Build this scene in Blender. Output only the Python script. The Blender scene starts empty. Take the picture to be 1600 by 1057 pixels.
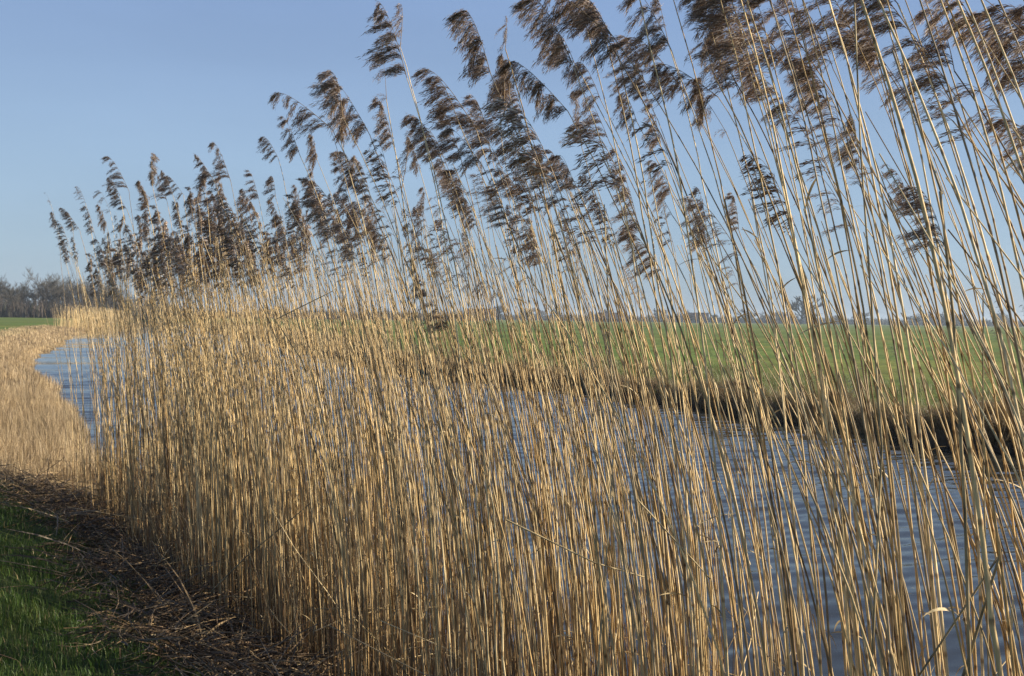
import bpy, math, random
import numpy as np
from mathutils import Matrix, Vector

SC = bpy.context.scene
COL = SC.collection
random.seed(7)
RNG = np.random.default_rng(11)
R = math.radians

# ------------------------------------------------------------------ camera
EYE = 2.1                      # eye above the water
FPX = 1556.0                   # focal length in pixels of the 1600 px wide photograph (35 mm)
PITCH, ROLL = R(-1.14), R(0.76)
cam_data = bpy.data.cameras.new('camera')
cam = bpy.data.objects.new('camera', cam_data)
COL.objects.link(cam)
cam_data.sensor_width = 36.0
cam_data.lens = FPX / 1600 * 36
cam_data.clip_start, cam_data.clip_end = 0.05, 9000
_fwd = Vector((0, math.cos(PITCH), math.sin(PITCH)))
_r0 = Vector((1, 0, 0)); _u0 = _r0.cross(_fwd)
_right = math.cos(ROLL) * _r0 + math.sin(ROLL) * _u0
_up = _right.cross(_fwd)
cam.matrix_world = Matrix(((_right.x, _up.x, -_fwd.x, 0), (_right.y, _up.y, -_fwd.y, 0),
                           (_right.z, _up.z, -_fwd.z, EYE), (0, 0, 0, 1)))
cam_data.dof.use_dof = True
cam_data.dof.focus_distance = 3.7
cam_data.dof.aperture_fstop = 11.0
SC.camera = cam

# ------------------------------------------------------------------ light
SUN_AZ, SUN_EL = R(93), R(27)          # azimuth from +Y towards +X
world = bpy.data.worlds.new('World'); SC.world = world
world.use_nodes = True
wn = world.node_tree.nodes; wl = world.node_tree.links
sky = wn.new('ShaderNodeTexSky'); sky.sky_type = 'NISHITA'; sky.sun_disc = False
sky.sun_elevation = SUN_EL; sky.sun_rotation = SUN_AZ
sky.altitude = 0; sky.air_density = 1.0; sky.dust_density = 0.6; sky.ozone_density = 1.4
# the clear sky plus an even milky layer of thin high cloud, paler towards the horizon
geo = wn.new('ShaderNodeNewGeometry'); sep = wn.new('ShaderNodeSeparateXYZ'); wl.new(geo.outputs['Incoming'], sep.inputs[0])
neg = wn.new('ShaderNodeMath'); neg.operation = 'MULTIPLY'; neg.inputs[1].default_value = -1; wl.new(sep.outputs['Z'], neg.inputs[0])
ramp = wn.new('ShaderNodeValToRGB'); wl.new(neg.outputs[0], ramp.inputs['Fac'])
el = ramp.color_ramp.elements
el[0].position = 0.0; el[0].color = (.375, .482, .600, 1)
el[1].position = 1.0; el[1].color = (.13, .21, .46, 1)
for p_, c_ in ((.06, (.365, .500, .650, 1)), (.14, (.350, .500, .700, 1)), (.24, (.300, .440, .690, 1)), (.36, (.240, .368, .655, 1))):
    e_ = el.new(p_); e_.color = c_
wmap = wn.new('ShaderNodeMapping'); wmap.inputs['Scale'].default_value = (2.2, 2.2, 9); wl.new(geo.outputs['Incoming'], wmap.inputs['Vector'])
wnz = wn.new('ShaderNodeTexNoise'); wnz.inputs['Scale'].default_value = 1.1; wnz.inputs['Detail'].default_value = 4; wl.new(wmap.outputs[0], wnz.inputs['Vector'])
wmr = wn.new('ShaderNodeMapRange'); wmr.inputs['From Min'].default_value = .35; wmr.inputs['From Max'].default_value = .75
wmr.inputs['To Min'].default_value = .95; wmr.inputs['To Max'].default_value = 1.07; wl.new(wnz.outputs['Fac'], wmr.inputs['Value'])
wmx = wn.new('ShaderNodeMix'); wmx.data_type = 'RGBA'; wmx.blend_type = 'MULTIPLY'; wmx.inputs[0].default_value = 1
wl.new(ramp.outputs[0], wmx.inputs[6]); wl.new(wmr.outputs[0], wmx.inputs[7])
bg2 = wn.new('ShaderNodeBackground'); bg2.inputs['Strength'].default_value = .43; wl.new(wmx.outputs[2], bg2.inputs['Color'])
wl.new(sky.outputs[0], wn['Background'].inputs['Color'])
wn['Background'].inputs['Strength'].default_value = 0.010
addw = wn.new('ShaderNodeAddShader'); wl.new(wn['Background'].outputs[0], addw.inputs[0]); wl.new(bg2.outputs[0], addw.inputs[1])
wl.new(addw.outputs[0], wn['World Output'].inputs['Surface'])
sun_data = bpy.data.lights.new('sun', 'SUN'); sun = bpy.data.objects.new('sun', sun_data); COL.objects.link(sun)
sun_data.energy = 5.0; sun_data.angle = R(0.55); sun_data.color = (1.0, 0.885, 0.715)
SUN_DIR = Vector((math.sin(SUN_AZ) * math.cos(SUN_EL), math.cos(SUN_AZ) * math.cos(SUN_EL), math.sin(SUN_EL)))
sun.rotation_euler = SUN_DIR.to_track_quat('Z', 'Y').to_euler()
sun.location = (30, 10, 20)
SC.view_settings.view_transform = 'Standard'
SC.view_settings.look = 'None'
SC.view_settings.exposure = 0.95
SC.view_settings.gamma = 1.0

# ------------------------------------------------------------------ helpers
def ray(u, v):
    """Direction (not unit) through a pixel of the 1600 x 1057 photograph."""
    d = _fwd * FPX + _right * (u - 800) - _up * (v - 528.5)
    return d / d.y

def proj(p):
    d = Vector((p[0], p[1], p[2] - EYE)); w = d.dot(_fwd)
    return 800 + FPX * d.dot(_right) / w, 528.5 - FPX * d.dot(_up) / w

def tag(o, label=None, cat=None, group=None, kind=None):
    for k, v in (('label', label), ('category', cat), ('group', group), ('kind', kind)):
        if v: o[k] = v
    return o

class Acc:
    """Collects vertices, faces and a colour per vertex; builds ONE mesh."""
    def __init__(s): s.v, s.q, s.t, s.c, s.n = [], [], [], [], 0
    def add(s, v, q=None, t=None, c=(1, 1, 1)):
        v = np.asarray(v, dtype=np.float32).reshape(-1, 3)
        if q is not None: s.q.append(np.asarray(q, dtype=np.int64).reshape(-1, 4) + s.n)
        if t is not None: s.t.append(np.asarray(t, dtype=np.int64).reshape(-1, 3) + s.n)
        c = np.asarray(c, dtype=np.float32)
        if c.ndim == 1: c = np.broadcast_to(c, v.shape)
        s.v.append(v); s.c.append(c); s.n += len(v)
    def mesh(s, name, mat, smooth=True):
        me = bpy.data.meshes.new(name)
        v = np.concatenate(s.v); c = np.concatenate(s.c)
        q = np.concatenate(s.q) if s.q else np.zeros((0, 4), np.int64)
        t = np.concatenate(s.t) if s.t else np.zeros((0, 3), np.int64)
        me.vertices.add(len(v)); me.vertices.foreach_set('co', v.ravel())
        loops = np.concatenate([q.ravel(), t.ravel()])
        me.loops.add(len(loops)); me.loops.foreach_set('vertex_index', loops)
        tot = np.concatenate([np.full(len(q), 4), np.full(len(t), 3)])
        me.polygons.add(len(tot))
        me.polygons.foreach_set('loop_start', np.concatenate([[0], np.cumsum(tot)[:-1]]))
        me.polygons.foreach_set('use_smooth', np.full(len(tot), smooth))
        me.update(calc_edges=True)
        a = me.color_attributes.new('col', 'FLOAT_COLOR', 'POINT')
        a.data.foreach_set('color', np.concatenate([c, np.ones((len(c), 1), np.float32)], 1).ravel())
        me.materials.append(mat)
        return me
    def build(s, name, mat, parent=None, smooth=True):
        o = bpy.data.objects.new(name, s.mesh(name, mat, smooth)); COL.objects.link(o)
        if parent: o.parent = parent
        return o

def tube(acc, P, rad, k=6, col=(1, 1, 1), cap=True):
    P = np.asarray(P, float); n = len(P)
    T = np.gradient(P, axis=0); T /= np.linalg.norm(T, axis=1, keepdims=True) + 1e-12
    ref = np.array([0, 1.0, 0]) if abs(T[0, 1]) < 0.9 else np.array([1.0, 0, 0])
    A = np.cross(T, ref); A /= np.linalg.norm(A, axis=1, keepdims=True) + 1e-12
    B = np.cross(T, A)
    th = np.arange(k) * 2 * math.pi / k
    rad = np.broadcast_to(np.asarray(rad, float), (n,))
    V = P[:, None] + rad[:, None, None] * (np.cos(th)[None, :, None] * A[:, None] + np.sin(th)[None, :, None] * B[:, None])
    i = np.arange(n - 1)[:, None] * k; j = np.arange(k)[None]; j2 = (j + 1) % k
    Q = np.stack([i + j, i + j2, i + k + j2, i + k + j], -1).reshape(-1, 4)
    c = np.asarray(col, float)
    if c.ndim == 2: c = np.repeat(c, k, axis=0)
    if cap:
        V = np.concatenate([V.reshape(-1, 3), P[-1:]]); last = (n - 1) * k
        Tt = np.stack([last + np.arange(k), last + (np.arange(k) + 1) % k, np.full(k, n * k)], -1)
        if c.ndim == 2: c = np.concatenate([c, c[-1:]])
        acc.add(V, Q, Tt, c)
    else:
        acc.add(V.reshape(-1, 3), Q, None, c)

def ribbon(acc, P, w, side, col):
    P = np.asarray(P, float); n = len(P)
    w = np.asarray(w, float)[:, None]; side = np.asarray(side, float)
    V = np.empty((2 * n, 3)); V[0::2] = P - side * w; V[1::2] = P + side * w
    i = np.arange(n - 1) * 2
    acc.add(V, np.stack([i, i + 1, i + 3, i + 2], -1), None, col)

def blades(acc, base, h, w, head, bend, col, tipcol=None):
    """Many bent tapered blades at once. base Nx3, the rest N (head = bend azimuth)."""
    n = len(base)
    dx, dy = np.cos(head), np.sin(head)
    fa = RNG.uniform(0, 2 * math.pi, n); sx, sy = np.cos(fa) * w, np.sin(fa) * w
    V = np.empty((n, 5, 3), np.float32)
    m = np.stack([base[:, 0] + dx * bend * h * .3, base[:, 1] + dy * bend * h * .3, base[:, 2] + h * .58], -1)
    tp = np.stack([base[:, 0] + dx * bend * h, base[:, 1] + dy * bend * h, base[:, 2] + h * np.sqrt(np.maximum(.05, 1 - .6 * bend * bend))], -1)
    S = np.stack([sx, sy, np.zeros(n)], -1)
    V[:, 0] = base - S; V[:, 1] = base + S; V[:, 2] = m - S * .75; V[:, 3] = m + S * .75; V[:, 4] = tp
    i = np.arange(n)[:, None] * 5
    C = np.repeat(col[:, None], 5, axis=1)
    if tipcol is not None: C[:, 4] = tipcol; C[:, 2:4] = .5 * (C[:, 2:4] + tipcol[:, None])
    acc.add(V.reshape(-1, 3), i + np.array([0, 1, 3, 2]), i + np.array([2, 3, 4]), C.reshape(-1, 3))

def mix_cols(n, cols, jitter=.15, wts=None):
    cols = np.asarray(cols, float)
    k = RNG.choice(len(cols), n, p=wts)
    return np.clip(cols[k] * RNG.uniform(1 - jitter, 1 + jitter, (n, 1)), 0, 1)

# ------------------------------------------------------------------ materials
def material(name, rough=.6, spec=.3, translucent=0.0, noise=None, bump=None, rough_var=None):
    """Vertex colour 'col' times a noise; noise = (scale xyz, low, high)."""
    m = bpy.data.materials.new(name); m.use_nodes = True
    n, l = m.node_tree.nodes, m.node_tree.links
    b = n['Principled BSDF']; b.inputs['Roughness'].default_value = rough; b.inputs['Specular IOR Level'].default_value = spec
    at = n.new('ShaderNodeAttribute'); at.attribute_name = 'col'
    out = at.outputs['Color']
    if noise:
        tc = n.new('ShaderNodeTexCoord'); mp = n.new('ShaderNodeMapping'); mp.inputs['Scale'].default_value = noise[0]
        l.new(tc.outputs['Object'], mp.inputs['Vector'])
        nz = n.new('ShaderNodeTexNoise'); nz.inputs['Scale'].default_value = 1; nz.inputs['Detail'].default_value = 5
        nz.inputs['Roughness'].default_value = .65
        l.new(mp.outputs[0], nz.inputs['Vector'])
        mr = n.new('ShaderNodeMapRange'); mr.inputs['From Min'].default_value = .3; mr.inputs['From Max'].default_value = .7
        mr.inputs['To Min'].default_value = noise[1]; mr.inputs['To Max'].default_value = noise[2]
        l.new(nz.outputs['Fac'], mr.inputs['Value'])
        mx = n.new('ShaderNodeMix'); mx.data_type = 'RGBA'; mx.blend_type = 'MULTIPLY'; mx.inputs[0].default_value = 1
        l.new(out, mx.inputs[6]); l.new(mr.outputs[0], mx.inputs[7]); out = mx.outputs[2]
        if bump:
            bp = n.new('ShaderNodeBump'); bp.inputs['Strength'].default_value = bump[0]; bp.inputs['Distance'].default_value = bump[1]
            l.new(nz.outputs['Fac'], bp.inputs['Height']); l.new(bp.outputs[0], b.inputs['Normal'])
    l.new(out, b.inputs['Base Color'])
    if translucent:
        tr = n.new('ShaderNodeBsdfTranslucent'); l.new(out, tr.inputs['Color'])
        ms = n.new('ShaderNodeMixShader'); ms.inputs[0].default_value = translucent
        l.new(b.outputs[0], ms.inputs[1]); l.new(tr.outputs[0], ms.inputs[2])
        l.new(ms.outputs[0], n['Material Output'].inputs['Surface'])
    return m

M_STEM = material('dry_reed_stem', .6, .2, 0, ((160, 160, 14), .70, 1.36), (.12, .002))
M_PLUME = material('reed_plume', .75, .2, .35)
M_LEAF = material('dry_reed_leaf', .6, .3, .3, ((60, 60, 20), .7, 1.2))
M_BLADE = material('grass_blade', .5, .35, .3)
M_LITTER = material('reed_litter', .7, .25, 0, ((40, 40, 40), .55, 1.25))
M_BARK = material('bare_tree_bark', .85, .2, 0)
M_GROUND = material('ground', .95, .1, 0, ((3.0, 3.0, 3.0), .6, 1.3), (.6, .04))
M_WALL = material('farm_brick', .8, .2, 0, ((2, 2, 9), .8, 1.1))
M_ROOF = material('farm_roof_tiles', .7, .3, 0, ((1, 1, 4), .8, 1.15))
M_GLASS = material('dark_window', .15, .5, 0)

def water_material():
    m = bpy.data.materials.new('river_water'); m.use_nodes = True
    n, l = m.node_tree.nodes, m.node_tree.links
    b = n['Principled BSDF']
    b.inputs['Base Color'].default_value = (.022, .022, .018, 1); b.inputs['Roughness'].default_value = .06; b.inputs['IOR'].default_value = 1.33
    tc = n.new('ShaderNodeTexCoord')
    prev = None
    for sc, st, di, de in (((9, 34, 1), .30, .004, 2),):
        mp = n.new('ShaderNodeMapping'); mp.inputs['Scale'].default_value = sc; mp.inputs['Rotation'].default_value = (0, 0, R(8))
        l.new(tc.outputs['Object'], mp.inputs['Vector'])
        nz = n.new('ShaderNodeTexNoise'); nz.inputs['Scale'].default_value = 1; nz.inputs['Detail'].default_value = de; nz.inputs['Distortion'].default_value = .4
        l.new(mp.outputs[0], nz.inputs['Vector'])
        bp = n.new('ShaderNodeBump'); bp.inputs['Strength'].default_value = st; bp.inputs['Distance'].default_value = di
        l.new(nz.outputs['Fac'], bp.inputs['Height'])
        if prev: l.new(prev.outputs[0], bp.inputs['Normal'])
        prev = bp
    l.new(prev.outputs[0], b.inputs['Normal'])
    return m
M_WATER = water_material()

# ------------------------------------------------------------------ terrain
BT = np.array([-.564, .826]); BN = np.array([.826, .564])       # along the bed (away), towards the water
F0 = np.array([-1.18, 5.40])                                    # a point of the bed's front edge
def bed(s, d): return F0 + BT * s + BN * d                      # s metres along the front edge, d metres towards the water
EDGE = .95
NEAR = np.array([bed(-32, EDGE), bed(-4, EDGE), bed(6.4, EDGE), (-5.6, 13.3), (-8.7, 19.7), (-12.2, 26.5), (-16.3, 33.6), (-18.6, 38.5), (-21.5, 45),
                 (-29, 64), (-40, 91), (-77, 197), (-160, 420), (-700, 1800)], float)
FAR = np.array([(29, -20), (17.5, 0), (11.4, 10.4), (8.2, 16), (6.25, 19.4), (4.5, 23.3), (1.86, 28.9), (-1.8, 35), (-5.25, 40.8), (-13.3, 62.8),
                (-25, 95), (-42, 136), (-64, 197), (-145, 420), (-680, 1800)], float)

def sdist(x, y, line):
    """Signed distance to a polyline; positive on the left of its direction."""
    p = np.stack([x, y], -1); best = np.full(x.shape, 1e18); sg = np.ones(x.shape)
    for a, b in zip(line[:-1], line[1:]):
        ab = b - a; L2 = ab @ ab
        t = np.clip(((p - a) @ ab) / L2, 0, 1)
        dv = p - a - t[..., None] * ab
        d2 = (dv ** 2).sum(-1); cr = ab[0] * dv[..., 1] - ab[1] * dv[..., 0]
        m = d2 < best - 1e-12
        best = np.where(m, d2, best); sg = np.where(m, np.where(cr >= 0, 1, -1), sg)
    return np.sqrt(best) * sg

def vnoise(x, y, sc, seed=0):
    """Smooth value noise, 0..1."""
    xs, ys = x / sc, y / sc
    xi, yi = np.floor(xs).astype(np.int64), np.floor(ys).astype(np.int64)
    fx, fy = xs - xi, ys - yi; fx = fx * fx * (3 - 2 * fx); fy = fy * fy * (3 - 2 * fy)
    def h(a, b):
        k = (a * 374761393 + b * 668265263 + seed * 974711) & 0x7fffffff
        k = ((k ^ (k >> 13)) * 1274126177) & 0x7fffffff
        return ((k ^ (k >> 16)) & 0xffff) / 65535.0
    return (h(xi, yi) * (1 - fx) + h(xi + 1, yi) * fx) * (1 - fy) + (h(xi, yi + 1) * (1 - fx) + h(xi + 1, yi + 1) * fx) * fy

def banks(x, y):
    wob = (vnoise(x, y, 1.1, 3) - .5) * .35 + (vnoise(x, y, .35, 4) - .5) * .15
    dn = sdist(x, y, NEAR) + wob * np.clip((y - 9) / 6, .25, 1.6)
    df = -sdist(x, y, FAR) + wob * 1.3
    return dn, df

def height(x, y):
    dn, df = banks(x, y)
    zn = np.interp(dn, [-1.5, -.5, 0, .95, 1.5, 2.3, 5.0, 9.0], [-.7, -.22, 0, .15, .30, .46, .82, .95])
    far_in = np.clip((y - 10) / 12, 0, 1)
    zn_far = np.interp(dn, [-1.5, -.4, 0, .35, 1.2, 4, 8], [-.7, -.25, 0, .22, .32, .55, .6])
    zn = zn * (1 - far_in) + zn_far * far_in
    zf = np.interp(df, [-1.5, -.3, 0, .14, .5, 1.3, 4], [-.7, -.3, 0, .20, .38, .52, .55])
    z = np.where(df > -1.5, np.maximum(zf, np.where(dn > -1.5, zn, -.7)), zn)
    lumps = (vnoise(x, y, .6, 8) - .5) * .10 + (vnoise(x, y, .17, 9) - .5) * .04
    amp = np.clip((dn - .9) / .5, 0, 1) * np.clip((60 - y) / 20, 0, 1) + np.clip(df / .5, 0, 1) * .8
    return z + lumps * amp

def axis(parts):
    out = [parts[0][0]]
    for a, b, st, g in parts:
        v = a
        while v < b - 1e-6:
            v = min(b, v + st); st *= g; out.append(v)
    return np.array(out)
xp = axis([(-24, 11, .16, 1.0), (11, 40, .4, 1.05), (40, 2600, 3, 1.25)])
xn = -axis([(24, 60, .4, 1.04), (60, 2600, 4, 1.2)])[::-1]
X = np.concatenate([xn[:-1], xp])
Y = np.concatenate([-axis([(2, 20, .5, 1.1), (20, 60, 5, 1.2)])[::-1][:-1], axis([(-2, 34, .16, 1.0), (34, 75, .4, 1.01), (75, 220, 1.2, 1.02), (220, 2600, 6, 1.2)])])
gx, gy = np.meshgrid(X, Y)
gz = height(gx, gy)
dn, df = banks(gx, gy)
n1 = vnoise(gx, gy, 2.3, 21); n2 = vnoise(gx, gy, 14, 22); n3 = vnoise(gx, gy, .5, 23)
C_FIELD = np.array([.084, .120, .027]); C_TAN = np.array([.30, .215, .11]); C_MUD = np.array([.030, .022, .016])
C_BROWN = np.array([.115, .082, .045]); C_TURF = np.array([.045, .060, .018]); C_LITTER = np.array([.055, .040, .027])
col = np.empty(gx.shape + (3,)); col[:] = C_FIELD
col *= (.62 + .35 * n1 + .25 * n3 + .30 * n2)[..., None]
n4 = vnoise(gx * .35, gy, 5, 24)
col += np.clip((n4 - .45) * 2.2, 0, 1)[..., None] * np.array([.045, .018, .008])
def lay(mask, c):
    global col
    mask = np.clip(mask, 0, 1)[..., None]; col = col * (1 - mask) + np.asarray(c) * mask
nearside = (dn > -1.5)
lay(np.where(nearside & (gy < 10.5), 1, 0), C_TURF)
lay(np.where(nearside & (gy < 10.5), (1.62 + .5 * (n3 - .5) + .5 * (n1 - .5) - dn) / .3, 0), C_LITTER)
lay(np.where(nearside & (gy < 160), np.clip((3.6 + 1.2 * (n1 - .5) - dn) / .5, 0, 1) * np.clip((gy - 9.6) / 1.2, 0, 1), 0), C_TAN)
lay(np.where(df > -1, (1.5 + 1.6 * (n1 - .3) - df) / 1.0, 0) * .8, C_BROWN)
lay(np.where(df > -1, (.16 - df) / .08, 0), C_MUD)
lay(np.where(nearside, (.10 - dn) / .1, 0), C_MUD)
for yy, ww in ((1.0, .9),):
    # shallow drainage furrows of darker grass that cross the far field
    for a, b, k in ((6.0, 30, .10), (14.0, 55, .18), (34, 110, .4)):
        line = np.abs(df - a - 1.2 * (n2 - .5)); lay(np.where(df > 3, 1 - line / (k * 3), 0) * .55, C_FIELD * .45)
acc = Acc()
ny, nx = gx.shape
ii = np.arange(nx * ny).reshape(ny, nx)
acc.add(np.stack([gx, gy, gz], -1), np.stack([ii[:-1, :-1], ii[:-1, 1:], ii[1:, 1:], ii[1:, :-1]], -1), None, col.reshape(-1, 3))
tag(acc.build('ground', M_GROUND), 'flat grassy river land with muddy banks', kind='structure')

acc = Acc()
wx = np.concatenate([-axis([(21, 60, .5, 1.06), (60, 2500, 8, 1.3)])[::-1][:-1], axis([(-21, 10, .055, 1.0), (10, 400, .3, 1.25)])])
wy = axis([(-50, 1, 3, 1.0), (1, 26, .045, 1.0), (26, 62, .05, 1.004), (62, 300, .8, 1.04), (300, 2500, 40, 1.3)])
wgx, wgy = np.meshgrid(wx, wy); wgz = np.zeros_like(wgx)
wr = np.random.default_rng(77)
for i in range(22):
    lam = .145 * (.75 / .145) ** (i / 21.0) * wr.uniform(.9, 1.1); th = math.atan2(.95, -.30) + wr.normal(0, .38)
    slope = .033 if lam < .5 else .018; k = 2 * math.pi / lam
    wgz += slope / k * np.sin(k * (wgx * math.cos(th) + wgy * math.sin(th)) + wr.uniform(0, 6.28) + 1.2 * (vnoise(wgx, wgy, lam * 5, i) - .5))
gust = vnoise(wgx, wgy * .6, 3.1, 71) * .6 + vnoise(wgx, wgy * .5, .9, 72) * .4
wgz *= (.45 + 1.1 * gust) * np.clip((62 - wgy) / 42, 0, 1) * np.clip((wgx + 21) / 6, 0, 1) * np.clip((10.5 - wgx) / .7, 0, 1)
for i in range(7):
    lam = wr.uniform(2.6, 6.0); th = math.atan2(.95, -.30) + wr.normal(0, .4); k = 2 * math.pi / lam
    wgz += .016 / k * np.sin(k * (wgx * math.cos(th) + wgy * math.sin(th)) + wr.uniform(0, 6.28)) * np.clip((160 - wgy) / 60, 0, 1) * np.clip((wgx + 52) / 15, 0, 1) * np.clip((10.5 - wgx) / .7, 0, 1)
ny, nx = wgx.shape; ii = np.arange(nx * ny).reshape(ny, nx)
acc.add(np.stack([wgx, wgy, wgz], -1), np.stack([ii[:-1, :-1], ii[:-1, 1:], ii[1:, 1:], ii[1:, :-1]], -1))
tag(acc.build('water', M_WATER), 'dark rippled river water behind the reeds', kind='structure')

def ground_z(p): return float(height(np.array([p[0]]), np.array([p[1]]))[0])

# ------------------------------------------------------------------ reeds
WIND_AZ = math.atan2(.80, -.60)
def shape(t): return .17 * t + .83 * t ** 2.6

STEM_COLS = [(.70, .51, .25), (.60, .445, .22), (.74, .57, .31), (.48, .36, .185), (.54, .36, .15), (.36, .275, .16)]

def stem_points(b, H, m, az, n, wob=.006, seed=0):
    rr = np.random.default_rng(seed)
    t = np.linspace(0, 1, n)
    W = np.array([math.cos(az), math.sin(az)])
    off = m * shape(t)
    side = np.array([-W[1], W[0]])
    k = rr.normal(0, wob, n) * np.minimum(1, t * 4) ; k = np.cumsum(k) * .55
    P = np.empty((n, 3))
    P[:, :2] = b + off[:, None] * W + k[:, None] * side + (rr.normal(0, .35) * t * (1 - t) * .28)[:, None] * side
    P[:, 2] = -.06 + (H + .06) * t
    return t, P

def stem_mesh(acc, b, H, m, az, r, seed, k=7, detailed=True, base_col=None):
    """One leaning stalk with thickened darker nodes. Returns the tip and its tangent."""
    rr = np.random.default_rng(seed)
    n0 = 40 if detailed else 11
    t, P = stem_points(b, H, m, az, n0, seed=seed)
    if base_col is None:
        base_col = np.array(STEM_COLS[rr.integers(len(STEM_COLS))]) * rr.uniform(.75, 1.12) * (.86 if detailed else 1.0)
        if rr.random() < (.10 if detailed else .14): base_col = np.array((.20, .135, .065)) * rr.uniform(.6, 1.3)
    low = np.array([.27, .155, .065]) * rr.uniform(.8, 1.2); up = base_col * np.array([1.0, 1.0, 1.0])  # stalk foot orange-brown and dirty, darkened further for shade deep in the bed
    if detailed:
        L = H * 1.08; ts = [0.0]; kind = [0]; seg = [rr.uniform(.8, 1.1)]; pos = .05
        while pos < L - .1:
            ln = rr.uniform(.13, .24) * (.75 + .5 * pos / L)
            tone = rr.uniform(.78, 1.12)
            for dz, kk in ((-.010, 0), (-.002, 1), (.005, 1), (.012, 2), (ln * .5, 0)):
                ts.append((pos + dz) / L); kind.append(kk); seg.append(tone)
            pos += ln
        ts.append(1.0); kind.append(0); seg.append(1.0)
        ts = np.clip(np.array(ts), 0, 1); o = np.argsort(ts, kind='stable'); ts = ts[o]; kind = np.array(kind)[o]; seg = np.array(seg)[o]
        keep = np.concatenate([[True], np.diff(ts) > 1e-5]); ts, kind, seg = ts[keep], kind[keep], seg[keep]
        Q = np.stack([np.interp(ts, t, P[:, i]) for i in range(3)], -1)
        rad = r * (1 - .62 * ts ** 1.3) * np.where(kind == 1, 1.13, 1.0)
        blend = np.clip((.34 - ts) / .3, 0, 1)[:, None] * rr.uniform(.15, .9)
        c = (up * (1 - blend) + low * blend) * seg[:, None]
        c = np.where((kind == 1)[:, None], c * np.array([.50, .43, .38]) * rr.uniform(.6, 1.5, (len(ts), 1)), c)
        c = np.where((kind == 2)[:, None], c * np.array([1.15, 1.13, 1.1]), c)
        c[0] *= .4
    else:
        Q, ts = P, t
        rad = r * (1 - .62 * ts ** 1.3)
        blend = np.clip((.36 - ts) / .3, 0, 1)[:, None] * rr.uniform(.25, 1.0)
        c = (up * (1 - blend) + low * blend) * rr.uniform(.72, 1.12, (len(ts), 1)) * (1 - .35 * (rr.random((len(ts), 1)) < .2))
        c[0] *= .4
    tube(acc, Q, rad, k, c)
    tan = P[-1] - P[-3]; tan /= np.linalg.norm(tan)
    return P, P[-1], tan

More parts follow.
